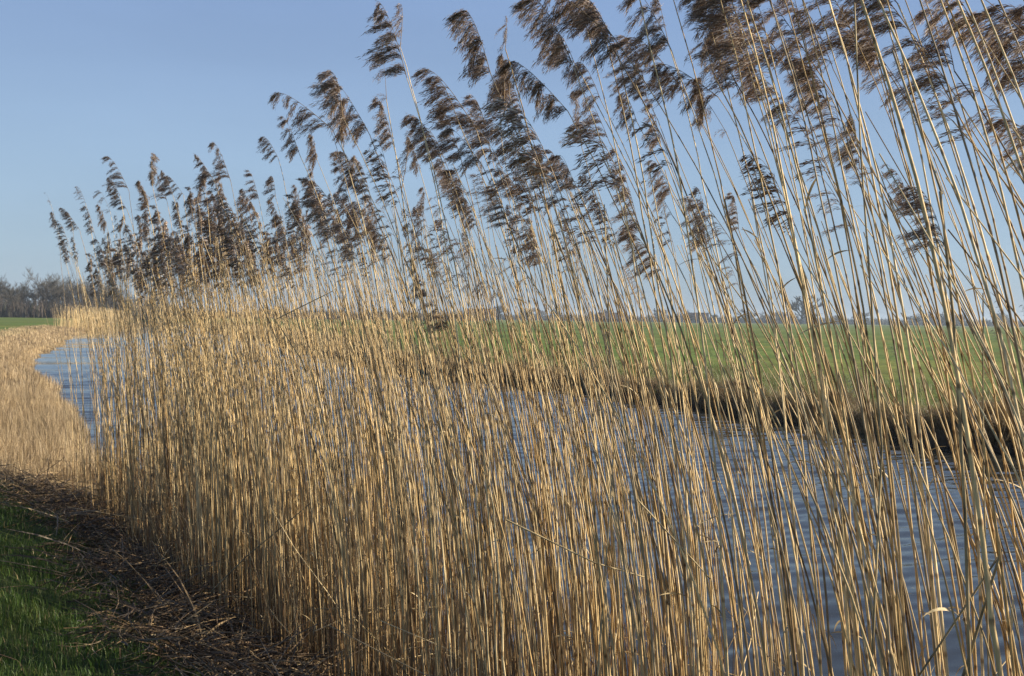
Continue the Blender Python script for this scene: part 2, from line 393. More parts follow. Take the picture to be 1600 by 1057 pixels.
def plume_arrays(seed, full=1.0, lod=1):
    """Feathery seed head. Local frame: origin at its foot, +X downwind, +Z up; about 0.42 long."""
    rr = np.random.default_rng(seed)
    L = rr.uniform(.30, .40)
    # rachis: starts leaning 32 deg, nods over to the downwind side
    n = 14; a = np.interp(np.linspace(0, 1, n), [0, .5, .8, 1], [R(24), R(29), R(42), R(rr.uniform(62, 100))])
    st = L / (n - 1)
    P = np.zeros((n, 3)); P[1:, 0] = np.cumsum(np.sin(a[:-1]) * st); P[1:, 2] = np.cumsum(np.cos(a[:-1]) * st)
    A = Acc()
    tube(A, P, np.linspace(.0019, .0006, n), 4, np.array([.30, .22, .13]))
    V, C = [], []
    nw = int(rr.integers(8, 12))                              # whorls, each a swept finger of branchlets
    age = rr.uniform(.75, 1.25); silk = rr.uniform(.14, .42)
    for w_ in range(nw):
        p0 = (w_ + rr.uniform(.1, .9)) / nw
        if rr.random() < (.06 if full > .8 else .25): continue
        swp = rr.normal(0, .22); drp = rr.normal(-.16, .16); lw = rr.uniform(.75, 1.2)
        for b_ in range(max(2, int((6.5 if lod else 4) * full * rr.uniform(.7, 1.2)))):
            p = min(.99, max(0, p0 + rr.normal(0, .022)))
            x = np.array([np.interp(p, np.linspace(0, 1, n), P[:, j]) for j in range(3)])
            ln = lw * rr.uniform(.6, 1.1) * np.interp(p, [0, .12, .45, .8, 1], [.10, .16, .165, .115, .06])
            an = np.interp(p, np.linspace(0, 1, n), a)
            d0 = np.array([math.sin(an), rr.normal(0, .35), math.cos(an)]) * .8 + np.array([.4, 0, 0])
            d1 = np.array([1.0, swp + rr.normal(0, .10), drp + rr.normal(0, .10)])
            m = 8 if lod else 5
            q = [x]; tt = np.linspace(0, 1, m) ** .8
            for j in range(m):
                w = min(1.0, tt[j] * 2.3); d = d0 * (1 - w) + d1 * w - np.array([0, 0, .25 * tt[j] ** 2]); d = d / np.linalg.norm(d)
                q.append(q[-1] + d * ln / m)
            q = np.array(q)
            tube(A, q, np.linspace(.0008, .0004, len(q)), 3, np.array([.17, .125, .085]), cap=False)
            ns = max(5, int((66 if lod else 34) * rr.uniform(.7, 1.1) * (ln / .14)))
            f = rr.uniform(.12, 1.0, ns) * m
            c0 = np.stack([np.interp(f, np.arange(m + 1), q[:, j]) for j in range(3)], -1)
            dirs = np.stack([np.interp(np.minimum(f + .5, m), np.arange(m + 1), q[:, j]) - np.interp(np.maximum(f - .5, 0), np.arange(m + 1), q[:, j]) for j in range(3)], -1)
            dirs /= np.linalg.norm(dirs, axis=1, keepdims=True) + 1e-9
            dirs += rr.normal(0, .20, (ns, 3)) + np.array([.12, 0, -.05]); dirs /= np.linalg.norm(dirs, axis=1, keepdims=True)
            c0 += rr.normal(0, .0045, (ns, 3))
            sl = rr.uniform(.014, .034, ns) * (1 if lod else 1.35); sw = rr.uniform(.0004, .0013, ns) * (1.1 if lod else 2.3)
            sd = np.cross(dirs, rr.normal(0, 1, (ns, 3))); sd /= np.linalg.norm(sd, axis=1, keepdims=True) + 1e-9
            q4 = np.stack([c0, c0 + dirs * (sl * .4)[:, None] + sd * sw[:, None], c0 + dirs * sl[:, None], c0 + dirs * (sl * .4)[:, None] - sd * sw[:, None]], 1)
            V.append(q4.reshape(-1, 3))
            tone = rr.random(ns)
            cc = np.where((tone < .55)[:, None], np.array([.20, .135, .095]), np.where((tone < 1 - silk)[:, None], np.array([.31, .22, .155]), np.array([.56, .49, .43])))
            cc = cc * rr.uniform(.7, 1.25, (ns, 1)) * rr.uniform(.8, 1.2) * age
            C.append(np.repeat(cc, 4, axis=0))
    V = np.concatenate(V); C = np.concatenate(C)
    A.add(V, np.arange(len(V)).reshape(-1, 4), None, C)
    return A

PLUME_KINDS = [('full', 1.5), ('full', 1.3), ('full', 1.15), ('full', 1.6), ('full', 1.3), ('full', 1.4),
               ('thin', .55), ('thin', .42), ('thin', .62), ('thin', .35), ('full', .95), ('full', 1.4), ('full', .85)]
PLUME_MESH = [plume_arrays(100 + i, f, 1).mesh('plume', M_PLUME) for i, (k, f) in enumerate(PLUME_KINDS)]
def flat(A): return np.concatenate(A.v), (np.concatenate(A.q) if A.q else None), (np.concatenate(A.t) if A.t else None), np.concatenate(A.c)
PLUME_LOW = [flat(plume_arrays(200 + i, f, 0)) for i, f in enumerate((1.1, 1.0, .9, 1.15, .6, .45))]

def leaf_mesh(acc, x, az, ln, w, seed, up=.3):
    rr = np.random.default_rng(seed); n = 9
    a = np.linspace(up, up - rr.uniform(.6, 1.9), n)
    d = np.stack([np.cos(a) * math.cos(az), np.cos(a) * math.sin(az), np.sin(a)], -1)
    P = x + np.concatenate([[np.zeros(3)], np.cumsum(d[:-1] * ln / n, 0)])
    tw = np.linspace(0, rr.uniform(-2.5, 2.5), n)
    hs = np.array([-math.sin(az), math.cos(az), 0])
    side = np.cos(tw)[:, None] * hs + np.sin(tw)[:, None] * np.array([0, 0, 1.0])
    ribbon(acc, P, w * np.sin(np.linspace(.5, math.pi, n)) ** .7, side, np.array([.46, .36, .20]) * rr.uniform(.7, 1.15))

# --- where the reeds of the photograph stand: seed-head tips (pixel) and stems (pixel at y=0 and y=500)
TIPS = [(77,302,.5,0),(85,326,.8,1),(103,326,.7,1),(122,291,.6,0),(122,328,.9,1),(63,371,.8,1),(54,400,.7,0),(36,415,.6,0),(115,383,.5,0),
 (155,314,1,1),(164,296,.8,0),(172,274,.7,1),(192,255,1,1),(225,235,1.1,1),(220,270,1,1),(250,272,1,1),(258,263,.9,1),(280,269,.8,1),(302,273,.9,1),
 (312,250,.9,1),(324,237,1,1),(338,221,1.1,1),(350,275,1.1,1),(375,283,1,1),(336,296,1,1),(290,293,1.1,1),(310,300,1,1),(275,306,1,1),(207,360,1,1),(260,350,1,1),(192,290,.9,1),
 (503,85,1.25,1),(488,127,1,1),(508,141,1,1),(422,197,.85,1),(450,184,.8,1),(478,197,.85,1),(558,125,1.2,1),(585,88,.9,0),(605,2,.9,0),(604,18,1.25,1),(585,145,1.2,1),
 (677,100,1.2,1),(714,112,1.25,1),(728,-4,1.35,1),(770,15,.7,0),(750,75,1.2,1),(682,190,1.1,1),(540,233,1,1),(415,258,1,1),(400,305,1,1),(458,285,1.1,1),(485,268,1.1,1),
 (510,272,1.1,1),(530,265,1,1),(545,240,1,1),(415,362,.9,1),(443,368,.9,1),(575,312,1,1),(645,287,1,1),(678,293,.9,0),(698,260,1,1),(720,290,.9,1),(640,347,.9,1),(645,395,.9,1),
 (750,395,.8,0),(705,388,.8,0),(608,303,.8,0),(690,460,.7,1),(430,300,1,1),(440,330,1,1),(480,330,1,1),(500,300,1.1,1),(560,260,1,1),(590,340,.9,1),(735,160,1.2,1),(760,130,1.2,1),(805,110,1.1,1),(790,170,1.1,1),
 (848,-8,1.3,1),(836,68,1.35,1),(940,-5,1.1,1),(955,48,1,1),(1002,-14,1.1,1),(1030,58,1.3,1),(1105,140,.9,0),(1075,-18,1.4,1),(1110,40,1.3,1),(890,155,1.2,1),(930,150,1.1,1),(1010,165,1,1),(880,235,.9,1),
 (1015,232,1,1),(1168,4,1.3,1),(1245,12,1.1,1),(1235,66,1.2,1),(1330,-8,1.2,1),(1360,42,1.25,1),(1430,38,1.1,1),(1545,125,1.2,0),(1530,2,1.3,1),(1285,150,.8,0),(1303,178,1,1),
 (1290,278,1.1,0),(1385,256,.8,0),(877,243,.9,1),(888,303,.9,0),(966,278,1.2,1),(1020,278,.7,0),(1075,310,1,1),(1117,296,.8,1),(890,373,.7,0),(1128,394,.7,0),(985,408,.8,0),(815,380,.9,0),
 (1130,-20,1.3,1),(1190,-25,1.3,1),(1090,60,1.2,1),(860,10,1.2,1),(900,70,1.2,1),(1290,-20,1.2,1),(1400,-10,1.2,1),(1575,-30,1.5,1),(1150,70,1.2,1),(970,120,1.0,1),
 (1350,-60,1.0,1),(1450,-60,1.1,1),(1600,-20,1.4,1),(1592,150,1.0,1),(1100,-65,1.1,1),(900,-50,1.1,1),(1060,120,1.0,1),(1200,120,.9,1),(1440,110,.8,0),(760,60,1.1,1),(700,180,1.1,1),(990,90,.9,1),(690,230,1,1),(660,160,1.1,1),(640,210,.9,1),(740,230,.9,0),(560,330,.9,1),(520,340,.9,1),(380,340,.9,1),(355,330,1,1),(230,310,1,1),(180,330,.9,1),(240,330,.9,1)]
LINES = [(1150,1265,3.9),(1165,1272,4.2),(1172,1280,3.6),(1185,1300,4),(1215,1300,3.4),(1228,1315,4),(1240,1352,3.6),(1235,1318,3),(1290,1362,4.2),(1262,1330,3.8),(1300,1375,4.2),
 (1318,1458,3.8),(1352,1400,6.2),(1340,1447,4),(1370,1462,4.2),(1366,1537,4.6),(1400,1575,5.2),(1436,1562,4.2),(1447,1592,4.4),(1470,1604,4),(1480,1640,4.8),(1495,1660,4.2),(1515,1690,5),(1535,1705,4.2),
 (1560,1735,4.4),(1592,1765,4.6),(1205,1288,3.4),(1255,1345,3.2),(1278,1340,3.4),(1385,1480,3.4),(1422,1590,3.6),(905,1005,4),(925,1018,4.6),(938,1040,4.4),(1005,1090,4),(1022,1110,3.8),(1060,1185,3.6),(1095,1180,3.8),(1120,1225,3.4)]

def solve_tip(u, v, size):
    """Stand (base, height, lean) of a reed whose seed head tops out on the ray through (u, v)."""
    r = ray(u, v); best = None
    for _ in range(60):
        d = random.uniform(.0, 1.15); m = random.uniform(.58, 1.08); az = WIND_AZ + random.gauss(0, .10)
        W = np.array([math.cos(az), math.sin(az)])
        hm = m + .16 * size                           # the head carries on downwind
        q = F0 + BN * d + hm * W                      # r.xy * t = q + BT * s
        A = np.array([[r.x, -BT[0]], [1.0, -BT[1]]])
        t, s = np.linalg.solve(A, q)
        if t < .8 or s < -5.2 or s > 6.1: continue
        z = EYE + r.z * t - .265 * size
        cost = abs(z - 3.05) + (3 if z < 1.3 else 0)
        if best is None or cost < best[0] - .12: best = (cost, bed(s, d), z, m, az, s, d)
    return best

def solve_line(u0, u5):
    best = None
    for _ in range(200):
        d = random.uniform(.0, 1.1); H = random.uniform(3.0, 3.35); az = WIND_AZ + random.gauss(0, .12); m = random.uniform(.6, 2.0)
        W = np.array([math.cos(az), math.sin(az)]); r = ray(u0, 0); tau = .95
        for _ in range(8):
            q = F0 + BN * d + m * shape(tau) * W
            t, s = np.linalg.solve(np.array([[r.x, -BT[0]], [1.0, -BT[1]]]), q)
            tau = min(1.25, max(.3, (EYE + r.z * t) / H))
        if t < .7 or s < -5.6 or tau > 1.1: continue
        b = bed(s, d); lo, hi = 0, 1
        for _ in range(18):
            k = (lo + hi) / 2; o = m * shape(k) * W
            if proj((b[0] + o[0], b[1] + o[1], H * k))[1] > 500: lo = k
            else: hi = k
        o = m * shape(lo) * W
        e = abs(proj((b[0] + o[0], b[1] + o[1], H * lo))[0] - u5)
        if best is None or e < best[0]: best = (e, b, H, m, az, s, d)
    return best

REEDS = []      # (base, H, m, az, radius, plume kind or None, plume size, s)
for u, v, size, full in TIPS:
    if u > 820: size *= .86
    b = solve_tip(u, v, size)
    if b: REEDS.append(dict(b=b[1], H=b[2], m=b[3], az=b[4], r=random.uniform(.0036, .0053), head='full' if full else 'thin', size=size * (.92 if size > 1.0 else .95), s=b[5], u=u))
for u0, u5, w in LINES:
    b = solve_line(u0, u5)
    if b: REEDS.append(dict(b=b[1], H=b[2], m=b[3], az=b[4], r=w * .0012, head='full', size=random.uniform(.75, 1.0), s=b[5], u=u5))
CLUMPS = [(random.choice([random.uniform(-5.2, 0), random.uniform(-4.0, 2.5), random.uniform(-4.0, -1.0)]), random.uniform(.02, 1.1)) for _ in range(26)]
while len(REEDS) < 292:
    s, d = random.choice(CLUMPS); s += random.gauss(0, .07); d += random.gauss(0, .05); b = bed(s, d)
    bare = random.random() < .62
    H = random.triangular(1.2, 2.7, 2.2) if bare else random.uniform(2.2, 2.95)
    REEDS.append(dict(b=b, H=H, m=H * random.triangular(.10, .38, .24), az=WIND_AZ + random.gauss(0, .13), r=random.uniform(.0034, .0052), head=None if bare else random.choice(['full', 'thin', 'thin']),
                      size=random.uniform(.6, .95), s=s, u=None))

def zone(u):
    for lim, name in ((260, 'at the stand\'s far left end'), (560, 'in the dense left half'), (860, 'in the stand\'s middle'),
                      (1180, 'right of the stand\'s middle'), (1420, 'in the sparse right part')):
        if u < lim: return name
    return 'at the picture\'s right edge'
LOOK = {'full': 'tall dry reed with a bushy brown seed head', 'thin': 'dry reed with a thin ragged brown seed head', None: 'bare tan reed stalk without a seed head'}

def make_reed(i, q):
    root = bpy.data.objects.new('reed', None); COL.objects.link(root)
    root.empty_display_size = .1
    gz_ = max(ground_z(q['b']), -.25)
    root.location = (q['b'][0], q['b'][1], gz_)
    a = Acc(); H = q['H'] - gz_
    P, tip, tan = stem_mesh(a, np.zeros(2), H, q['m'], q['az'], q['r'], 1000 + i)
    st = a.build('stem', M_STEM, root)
    if q['head']:
        pool = [k for k, (n, f) in enumerate(PLUME_KINDS) if n == q['head']]
        pl = bpy.data.objects.new('plume', PLUME_MESH[random.choice(pool)]); COL.objects.link(pl); pl.parent = root
        pl.location = tip; sz = q['size'] * random.uniform(.92, 1.08); pl.scale = (sz, sz, sz * random.uniform(.95, 1.05))
        tilt = math.atan2(math.hypot(tan[0], tan[1]), tan[2]) - R(24)
        pl.rotation_euler = (random.gauss(0, .15), tilt * .7 + random.gauss(0, .10), q['az'] + random.gauss(0, .24))
        pl.rotation_mode = 'XYZ'
    if random.random() < .38:
        for _ in range(random.choice((1, 1, 2))):
            la = Acc(); k = random.randint(8, 30)
            leaf_mesh(la, P[k], q['az'] + random.gauss(0, .7), random.uniform(.04, .15), random.uniform(.002, .005), random.randint(0, 10**6), random.uniform(-.4, .9))
            la.build('leaf', M_LEAF, root)
    u, v = proj((q['b'][0] + .45 * q['m'] * math.cos(q['az']), q['b'][1] + .45 * q['m'] * math.sin(q['az']), q['H'] * .65))
    tag(root, LOOK[q['head']] + ' ' + zone(u), 'reed', 'reeds leaning in the wind along the river')
    return root
for i, q in enumerate(REEDS): make_reed(i, q)

# --- the thousand and more thinner reeds between and behind them
def scatter(n, s0, s1, d0=0.0, d1=1.25):
    k = max(3, n // 11)
    cs, cd = RNG.uniform(s0, s1, k), RNG.uniform(d0, d1, k)
    i = RNG.integers(0, k, n); lone = RNG.random(n) < .22
    s = np.where(lone, RNG.uniform(s0, s1, n), cs[i] + RNG.normal(0, .055, n)); d = np.where(lone, RNG.uniform(d0, d1, n), cd[i] + RNG.normal(0, .05, n))
    return s, d
mass = Acc()
def mass_reed(s, d, H, m, az, r, head, seed, k=5):
    b = bed(s, d); z0 = float(np.interp(d, [0, EDGE, 1.5], [.13, 0, -.2]))
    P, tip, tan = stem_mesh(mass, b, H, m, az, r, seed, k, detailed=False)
    if head is not None:
        V, Q, T, C = PLUME_LOW[head]
        sz = random.uniform(.6, 1.0); ca, sa = math.cos(az + random.gauss(0, .15)), math.sin(az + random.gauss(0, .15))
        W = np.empty_like(V); W[:, 0] = ca * V[:, 0] - sa * V[:, 1]; W[:, 1] = sa * V[:, 0] + ca * V[:, 1]; W[:, 2] = V[:, 2]
        mass.add(tip + W * sz, Q, T, C * random.uniform(.8, 1.2))
def fill(n, s0, s1, heads, hlo, hhi, rlo, rhi, seed):
    s, d = scatter(n, s0, s1)
    for i in range(n):
        hd = None; H = random.triangular(hlo, hhi, hlo * .35 + hhi * .65)
        if random.random() < heads and H > hlo + .55 * (hhi - hlo): hd = random.choice((0, 1, 2, 3, 4, 5, 4))
        mass_reed(s[i], d[i], H, H * random.triangular(.10, .42, .26), WIND_AZ + random.gauss(0, .22), random.uniform(rlo, rhi), hd, seed + i)
fill(190, -5.2, -2.2, .16, 1.6, 2.9, .0034, .0052, 20000)
fill(540, -2.2, .8, .27, 1.6, 2.9, .0027, .0046, 30000)
fill(680, .8, 3.4, .45, 1.5, 2.9, .0027, .0045, 40000)
fill(250, 3.4, 4.9, .5, 1.4, 2.9, .0028, .0046, 50000)
fill(120, 4.8, 6.05, .6, 1.3, 2.9, .0026, .0042, 55000)
fill(24, 5.8, 6.6, .5, 1.4, 2.8, .0024, .0036, 60000)
tag(mass.build('reeds', M_STEM), 'mass of thinner dry reeds packed between and behind the bigger stalks', 'reeds', kind='stuff')

# --- short, broken and thin stalks low in the bed
low = Acc()
def low_fill(n, s0, s1, hlo, hhi, seed, d1=1.2):
    s, d = scatter(n, s0, s1, -.08, d1)
    for i in range(n):
        H = random.triangular(hlo, hhi, hlo + .3 * (hhi - hlo)); rr = np.random.default_rng(seed + i)
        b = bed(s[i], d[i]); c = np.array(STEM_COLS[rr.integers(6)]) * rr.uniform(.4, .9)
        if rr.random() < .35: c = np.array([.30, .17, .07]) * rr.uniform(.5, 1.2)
        elif rr.random() < .3: c = np.array([.09, .065, .045]) * rr.uniform(.6, 1.3)  # old dark stalks; their colour stands in for deep shade low down
        az = WIND_AZ + rr.normal(0, .9); m = H * abs(rr.normal(.08, .16))
        t = np.linspace(0, 1, 5)
        P = np.empty((5, 3)); W = np.array([math.cos(az), math.sin(az)])
        P[:, :2] = b + (m * shape(t))[:, None] * W + rr.normal(0, .006, (5, 2)); P[:, 2] = -.05 + (H + .05) * t
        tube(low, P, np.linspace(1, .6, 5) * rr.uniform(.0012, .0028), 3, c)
low_fill(220, -5.2, -2.2, .25, 1.2, 100000)
low_fill(650, -2.2, .8, .2, 1.2, 110000)
low_fill(800, .8, 3.4, .2, 1.2, 120000)
low_fill(600, 3.4, 6.0, .2, 1.2, 130000)
# wisps of torn leaf caught between the stalks
for i in range(1000):
    s = random.uniform(-4.5, 5.5); d = random.uniform(0, 1.1); b = bed(s, d); z = random.triangular(.1, 2.2, .7)
    leaf_mesh(low, np.array([b[0], b[1], z]), random.uniform(0, 6.28), random.uniform(.04, .18), random.uniform(.0012, .004), 140000 + i, random.uniform(-1.2, 1.2))
# stalks that have fallen across the others
for i in range(240):
    s = random.uniform(-4.6, 5.0); d = random.uniform(0, 1.0); b = bed(s, d); z = random.uniform(.05, .6)
    az = random.uniform(0, 6.28); L = random.uniform(.3, 1.1); el = random.uniform(-.2, 1.0)
    dr = np.array([math.cos(az) * math.cos(el), math.sin(az) * math.cos(el), math.sin(el)])
    tube(low, np.array([b[0], b[1], z]) + dr * np.linspace(0, L, 4)[:, None] + np.random.default_rng(i).normal(0, .008, (4, 3)), np.linspace(.0028, .0016, 4), 5, np.array(STEM_COLS[i % 6]) * random.uniform(.5, 1.0))
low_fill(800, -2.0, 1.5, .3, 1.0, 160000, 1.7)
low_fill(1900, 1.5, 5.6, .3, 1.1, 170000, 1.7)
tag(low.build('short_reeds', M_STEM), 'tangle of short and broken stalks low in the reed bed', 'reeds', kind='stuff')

# --- broken reeds that stand out one by one
def broken(pts, depth, r, label, tone=1.0):
    """pts: pixel path of the stalk, first point at its foot; depth in metres for each point."""
    root = bpy.data.objects.new('broken_reed', None); COL.objects.link(root)
    W = []
    for (u, v), y in zip(pts, depth):
        q = ray(u, v); W.append(np.array([q.x * y, y, EYE + q.z * y]))
    W = np.array(W); root.location = W[0]; W = W - W[0]
    a = Acc(); fine = []
    for p, q in zip(W[:-1], W[1:]): fine += [p + (q - p) * k for k in np.linspace(0, 1, 9)[:-1]]
    fine.append(W[-1]); fine = np.array(fine)
    c = np.array([.42, .33, .18]) * tone * np.random.default_rng(len(label)).uniform(.75, 1.1, (len(fine), 1))
    c[::4] *= .45
    tube(a, fine, np.linspace(r, r * .7, len(fine)), 7, c)
    a.build('stem', M_STEM, root)
    tag(root, label, 'reed', 'broken reeds in the stand')
broken([(1522, 1290), (1508, 800), (1490, 500), (1469, 300), (1472, 303), (1395, 80)], [2.25, 2.3, 2.35, 2.4, 2.41, 2.8], .0042, 'thick upright reed stalk kinked at a dark joint near the right edge', .85)
broken([(1350, 1300), (1378, 700), (1345, 240), (1335, 5)], [2.5, 2.6, 2.8, 2.9], .0034, 'straight reed stalk snapped off clean just under the picture top', 1.0)
broken([(1505, 1057), (1565, 858)], [2.3, 2.25], .0040, 'dark broken reed stump slanting to the right in front of water', .65)
broken([(1340, 1200), (1560, 870), (1592, 1000)], [2.5, 2.45, 2.4], .003, 'folded reed stalk bent into a sharp peak above dark water', .7)
broken([(1010, 1150), (984, 768), (1110, 905)], [3.4, 3.35, 3.3], .0035, 'pale snapped reed with its top folded down to the right', 1.05)
broken([(790, 812), (930, 880), (1010, 903)], [3.6, 3.55, 3.6], .0032, 'pale fallen reed lying across the stalks in the middle', 1.15)
broken([(330, 925), (385, 870), (487, 785)], [5.9, 5.8, 5.7], .0042, 'grey fallen reed slanting up across the dense left reeds', .6)
broken([(485, 600), (470, 560), (430, 500), (520, 455)], [4.9, 4.9, 4.9, 4.9], .003, 'thin bent reed crossing the plumes left of the middle', .8)
broken([(925, 1180), (960, 700), (944, 320)], [3.2, 3.5, 3.9], .0034, 'bare reed cut off below the plumes, right of the middle', 1.0)
broken([(1548, 1200), (1536, 700), (1536, 458)], [2.6, 2.7, 2.8], .0026, 'short thin upright reed tip against the field at right', .8)

# ------------------------------------------------------------------ litter, grass, stubble
def pts_in(n, x0, x1, y0, y1):
    x = RNG.uniform(x0, x1, n); y = RNG.uniform(y0, y1, n); return x, y

lit = Acc()
x, y = pts_in(110000, -7.2, 2.0, 2.0, 11.3)
dn_, _ = banks(x, y)
edge = 1.62 + .8 * (vnoise(x, y, .9, 31) - .5) + RNG.normal(0, .16, len(x))
keep = (dn_ > .75) & (dn_ < edge) & (y < 10.6 + RNG.normal(0, .4, len(x)))
x, y = x[keep], y[keep]; z = height(x, y) + .05 * vnoise(x, y, .4, 5)
bed_az = math.atan2(BT[1], BT[0])
for i in range(len(x)):
    rr = random.random
    L = random.choice((.08, .13, .2, .3, .5)) * random.uniform(.6, 1.3)
    az = bed_az + random.gauss(0, .75) + (math.pi if rr() < .5 else 0); el = random.gauss(.05, .22) + (.6 if rr() < .05 else 0)
    c = random.choice(((.16, .110, .070), (.11, .080, .055), (.22, .155, .095), (.08, .058, .042), (.30, .22, .13), (.14, .12, .10)))
    c = np.array(c) * random.uniform(.6, 1.25) * np.array([1.0, .95, .84])
    if rr() < .04: c = np.array((.44, .34, .20)) * random.uniform(.7, 1.1)
    p0 = np.array([x[i], y[i], z[i] + random.uniform(0, .06)])
    k = np.linspace(0, 1, 4); cur = random.gauss(0, .35)
    P = np.stack([p0[0] + L * k * np.cos(az + cur * k), p0[1] + L * k * np.sin(az + cur * k), p0[2] + L * (k * math.sin(el) - .22 * k * k * abs(random.gauss(0, 1)))], -1)
    P[:, 2] = np.maximum(P[:, 2], p0[2] - .05)
    if rr() < .45: tube(lit, P, random.uniform(.0012, .0034), 3, c)
    else:
        ta = random.uniform(0, 3.14)
        ribbon(lit, P, random.uniform(.0015, .0055) * np.array([.7, 1, 1, .3]), np.array([-math.sin(az) * math.cos(ta), math.cos(az) * math.cos(ta), math.sin(ta)]), c)
tag(lit.build('reed_litter', M_LITTER), 'dark matted litter of dead reed stalks along the foot of the stand', 'litter', kind='stuff')

gr = Acc()
n = 220000
x, y = pts_in(n, -7.5, .4, 2.6, 11.0)
dn_, _ = banks(x, y)
edge = 1.52 + .7 * (vnoise(x, y, .9, 31) - .5) + .5 * (vnoise(x, y, .3, 32) - .5) + RNG.normal(0, .10, n)
tuft = vnoise(x, y, .28, 33)
keep = (dn_ > edge) & (dn_ < 4.6) & (RNG.random(n) < .25 + 1.1 * tuft)
x, y, tuft = x[keep], y[keep], tuft[keep]; n = len(x); z = height(x, y) - .005
mossy = vnoise(x, y, .5, 34)
c = mix_cols(n, [(.055, .105, .014), (.036, .075, .012), (.090, .15, .022), (.11, .13, .03), (.28, .21, .10)], .25, [.36, .28, .2, .1, .06])
blades(gr, np.stack([x, y, z], -1), RNG.uniform(.03, .09, n) * (.6 + .9 * tuft), RNG.uniform(.0012, .0028, n), WIND_AZ + RNG.normal(0, 1.1, n), np.abs(RNG.normal(.45, .25, n)), c)
tag(gr.build('grass', M_BLADE), 'short green bank grass at the lower left', 'grass', kind='stuff')

stb = Acc()
def stubble(n, y0, y1, x0, x1, hlo, hhi, wlo, whi, dmax):
    x, y = pts_in(n, x0, x1, y0, y1); d_, _ = banks(x, y)
    keep = (d_ > -.05) & (d_ < dmax + RNG.normal(0, .3, n) + (vnoise(x, y, 2.0, 41) - .5)) & (y > 9.7 + RNG.normal(0, .35, n)) & (((x + 4.6) * BN[0] + (y - 10.4) * BN[1] < -.1) | (y > 11.6))
    u = 800 + FPX * x / y
    keep &= (u > -60) & (u < 420) & (vnoise(x, y, .33, 46) + .6 * RNG.random(len(x)) > .42)
    x, y = x[keep], y[keep]; m = len(x); z = height(x, y)
    h = RNG.uniform(hlo, hhi, m) * (.35 + .8 * vnoise(x, y, .8, 42) + .35 * vnoise(x, y, .25, 43)); h *= np.clip((y - 9.4) / 2.2, .35, 1)
    c = (.45 + .75 * vnoise(x, y, .45, 44) + .30 * vnoise(x, y, 3.0, 45))[:, None] * mix_cols(m, [(.40, .30, .165), (.33, .24, .13), (.46, .355, .21), (.25, .175, .095), (.15, .10, .055)], .15, [.34, .26, .2, .13, .07])
    blades(stb, np.stack([x, y, z - .01], -1), h, RNG.uniform(wlo, whi, m), WIND_AZ + RNG.normal(0, .9, m), np.abs(RNG.normal(.22, .2, m)), c)
stubble(110000, 9.5, 20, -12, -3.2, .16, .42, .0018, .0038, 3.6)
stubble(120000, 20, 46, -27, -8, .12, .34, .004, .008, 3.8)
stubble(70000, 46, 110, -56, -20, .10, .26, .009, .02, 5.0)
tag(stb.build('reed_stubble', M_BLADE), 'tan cut reed stubble on the bank left of the river', 'stubble', kind='stuff')

fb = Acc()
def fringe(n, y0, y1, dlo, dhi, hlo, hhi, w, cols, wts, bend):
    k = RNG.uniform(0, 1, n); yy = y0 + (y1 - y0) * k
    xx = np.interp(yy, FAR[:, 1], FAR[:, 0]); dd = dlo + (dhi - dlo) * RNG.random(n) ** 1.6
    x = xx + dd * .86 + RNG.normal(0, .05, n); y = yy + dd * .5
    d_ = -sdist(x, y, FAR); z = height(x, y)
    clump = vnoise(x, y, .7, 51)
    keep = (d_ > .01) & (RNG.random(n) < .15 + 1.2 * clump); x, y, z, yk, clump, d_ = x[keep], y[keep], z[keep], y[keep], clump[keep], d_[keep]; m = len(x)
    c = mix_cols(m, cols, .2, wts)
    toward = math.atan2(-.5, -.86)
    hd = np.where(RNG.random(m) < np.clip(1.2 - d_, .1, .9), toward + RNG.normal(0, .5, m), WIND_AZ + RNG.normal(0, .7, m))
    blades(fb, np.stack([x, y, z - .02], -1), RNG.uniform(hlo, hhi, m) * (.5 + clump), w * (yk / 20), hd, np.abs(RNG.normal(bend, .25, m)), c)
BR = [(.30, .215, .12), (.21, .15, .085), (.38, .29, .165), (.15, .11, .06), (.13, .155, .05)]
fringe(52000, 13, 46, .04, .80, .14, .38, .004, BR, [.3, .25, .2, .15, .1], .75)
fringe(46000, 12, 46, .6, 5.5, .08, .30, .004, [(.20, .19, .075), (.13, .165, .045), (.31, .25, .125), (.10, .15, .035)], [.3, .3, .2, .2], .35)
fringe(16000, 46, 135, .05, 3.0, .2, .55, .004, BR, [.3, .2, .3, .1, .1], .4)
tag(fb.build('bank_grass', M_BLADE), 'rough brown and green grass along the far river bank', 'grass', kind='stuff')

# drooping tussocks on the far bank
def tussock(u, v, y, h, n, label):
    q = ray(u, v); x = q.x * y; z = ground_z((x, y))
    root = bpy.data.objects.new('grass_tussock', None); COL.objects.link(root); root.location = (x, y, z)
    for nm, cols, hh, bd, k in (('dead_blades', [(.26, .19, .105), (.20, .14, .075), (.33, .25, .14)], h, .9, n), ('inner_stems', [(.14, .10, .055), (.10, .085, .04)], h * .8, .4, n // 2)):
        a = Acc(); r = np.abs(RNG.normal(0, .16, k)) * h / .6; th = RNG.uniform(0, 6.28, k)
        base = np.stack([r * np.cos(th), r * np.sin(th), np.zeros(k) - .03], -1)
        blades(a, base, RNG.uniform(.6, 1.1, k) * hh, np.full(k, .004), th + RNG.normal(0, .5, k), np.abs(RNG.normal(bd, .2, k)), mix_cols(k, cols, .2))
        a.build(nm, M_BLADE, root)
    tag(root, label, 'grass tussock', 'tussocks on the far bank')
tussock(1545, 660, 16.9, .72, 1100, 'large drooping tan tussock on the far bank at the right edge')
tussock(1575, 668, 16.4, .55, 700, 'smaller dead tussock right of the largest one on the far bank')
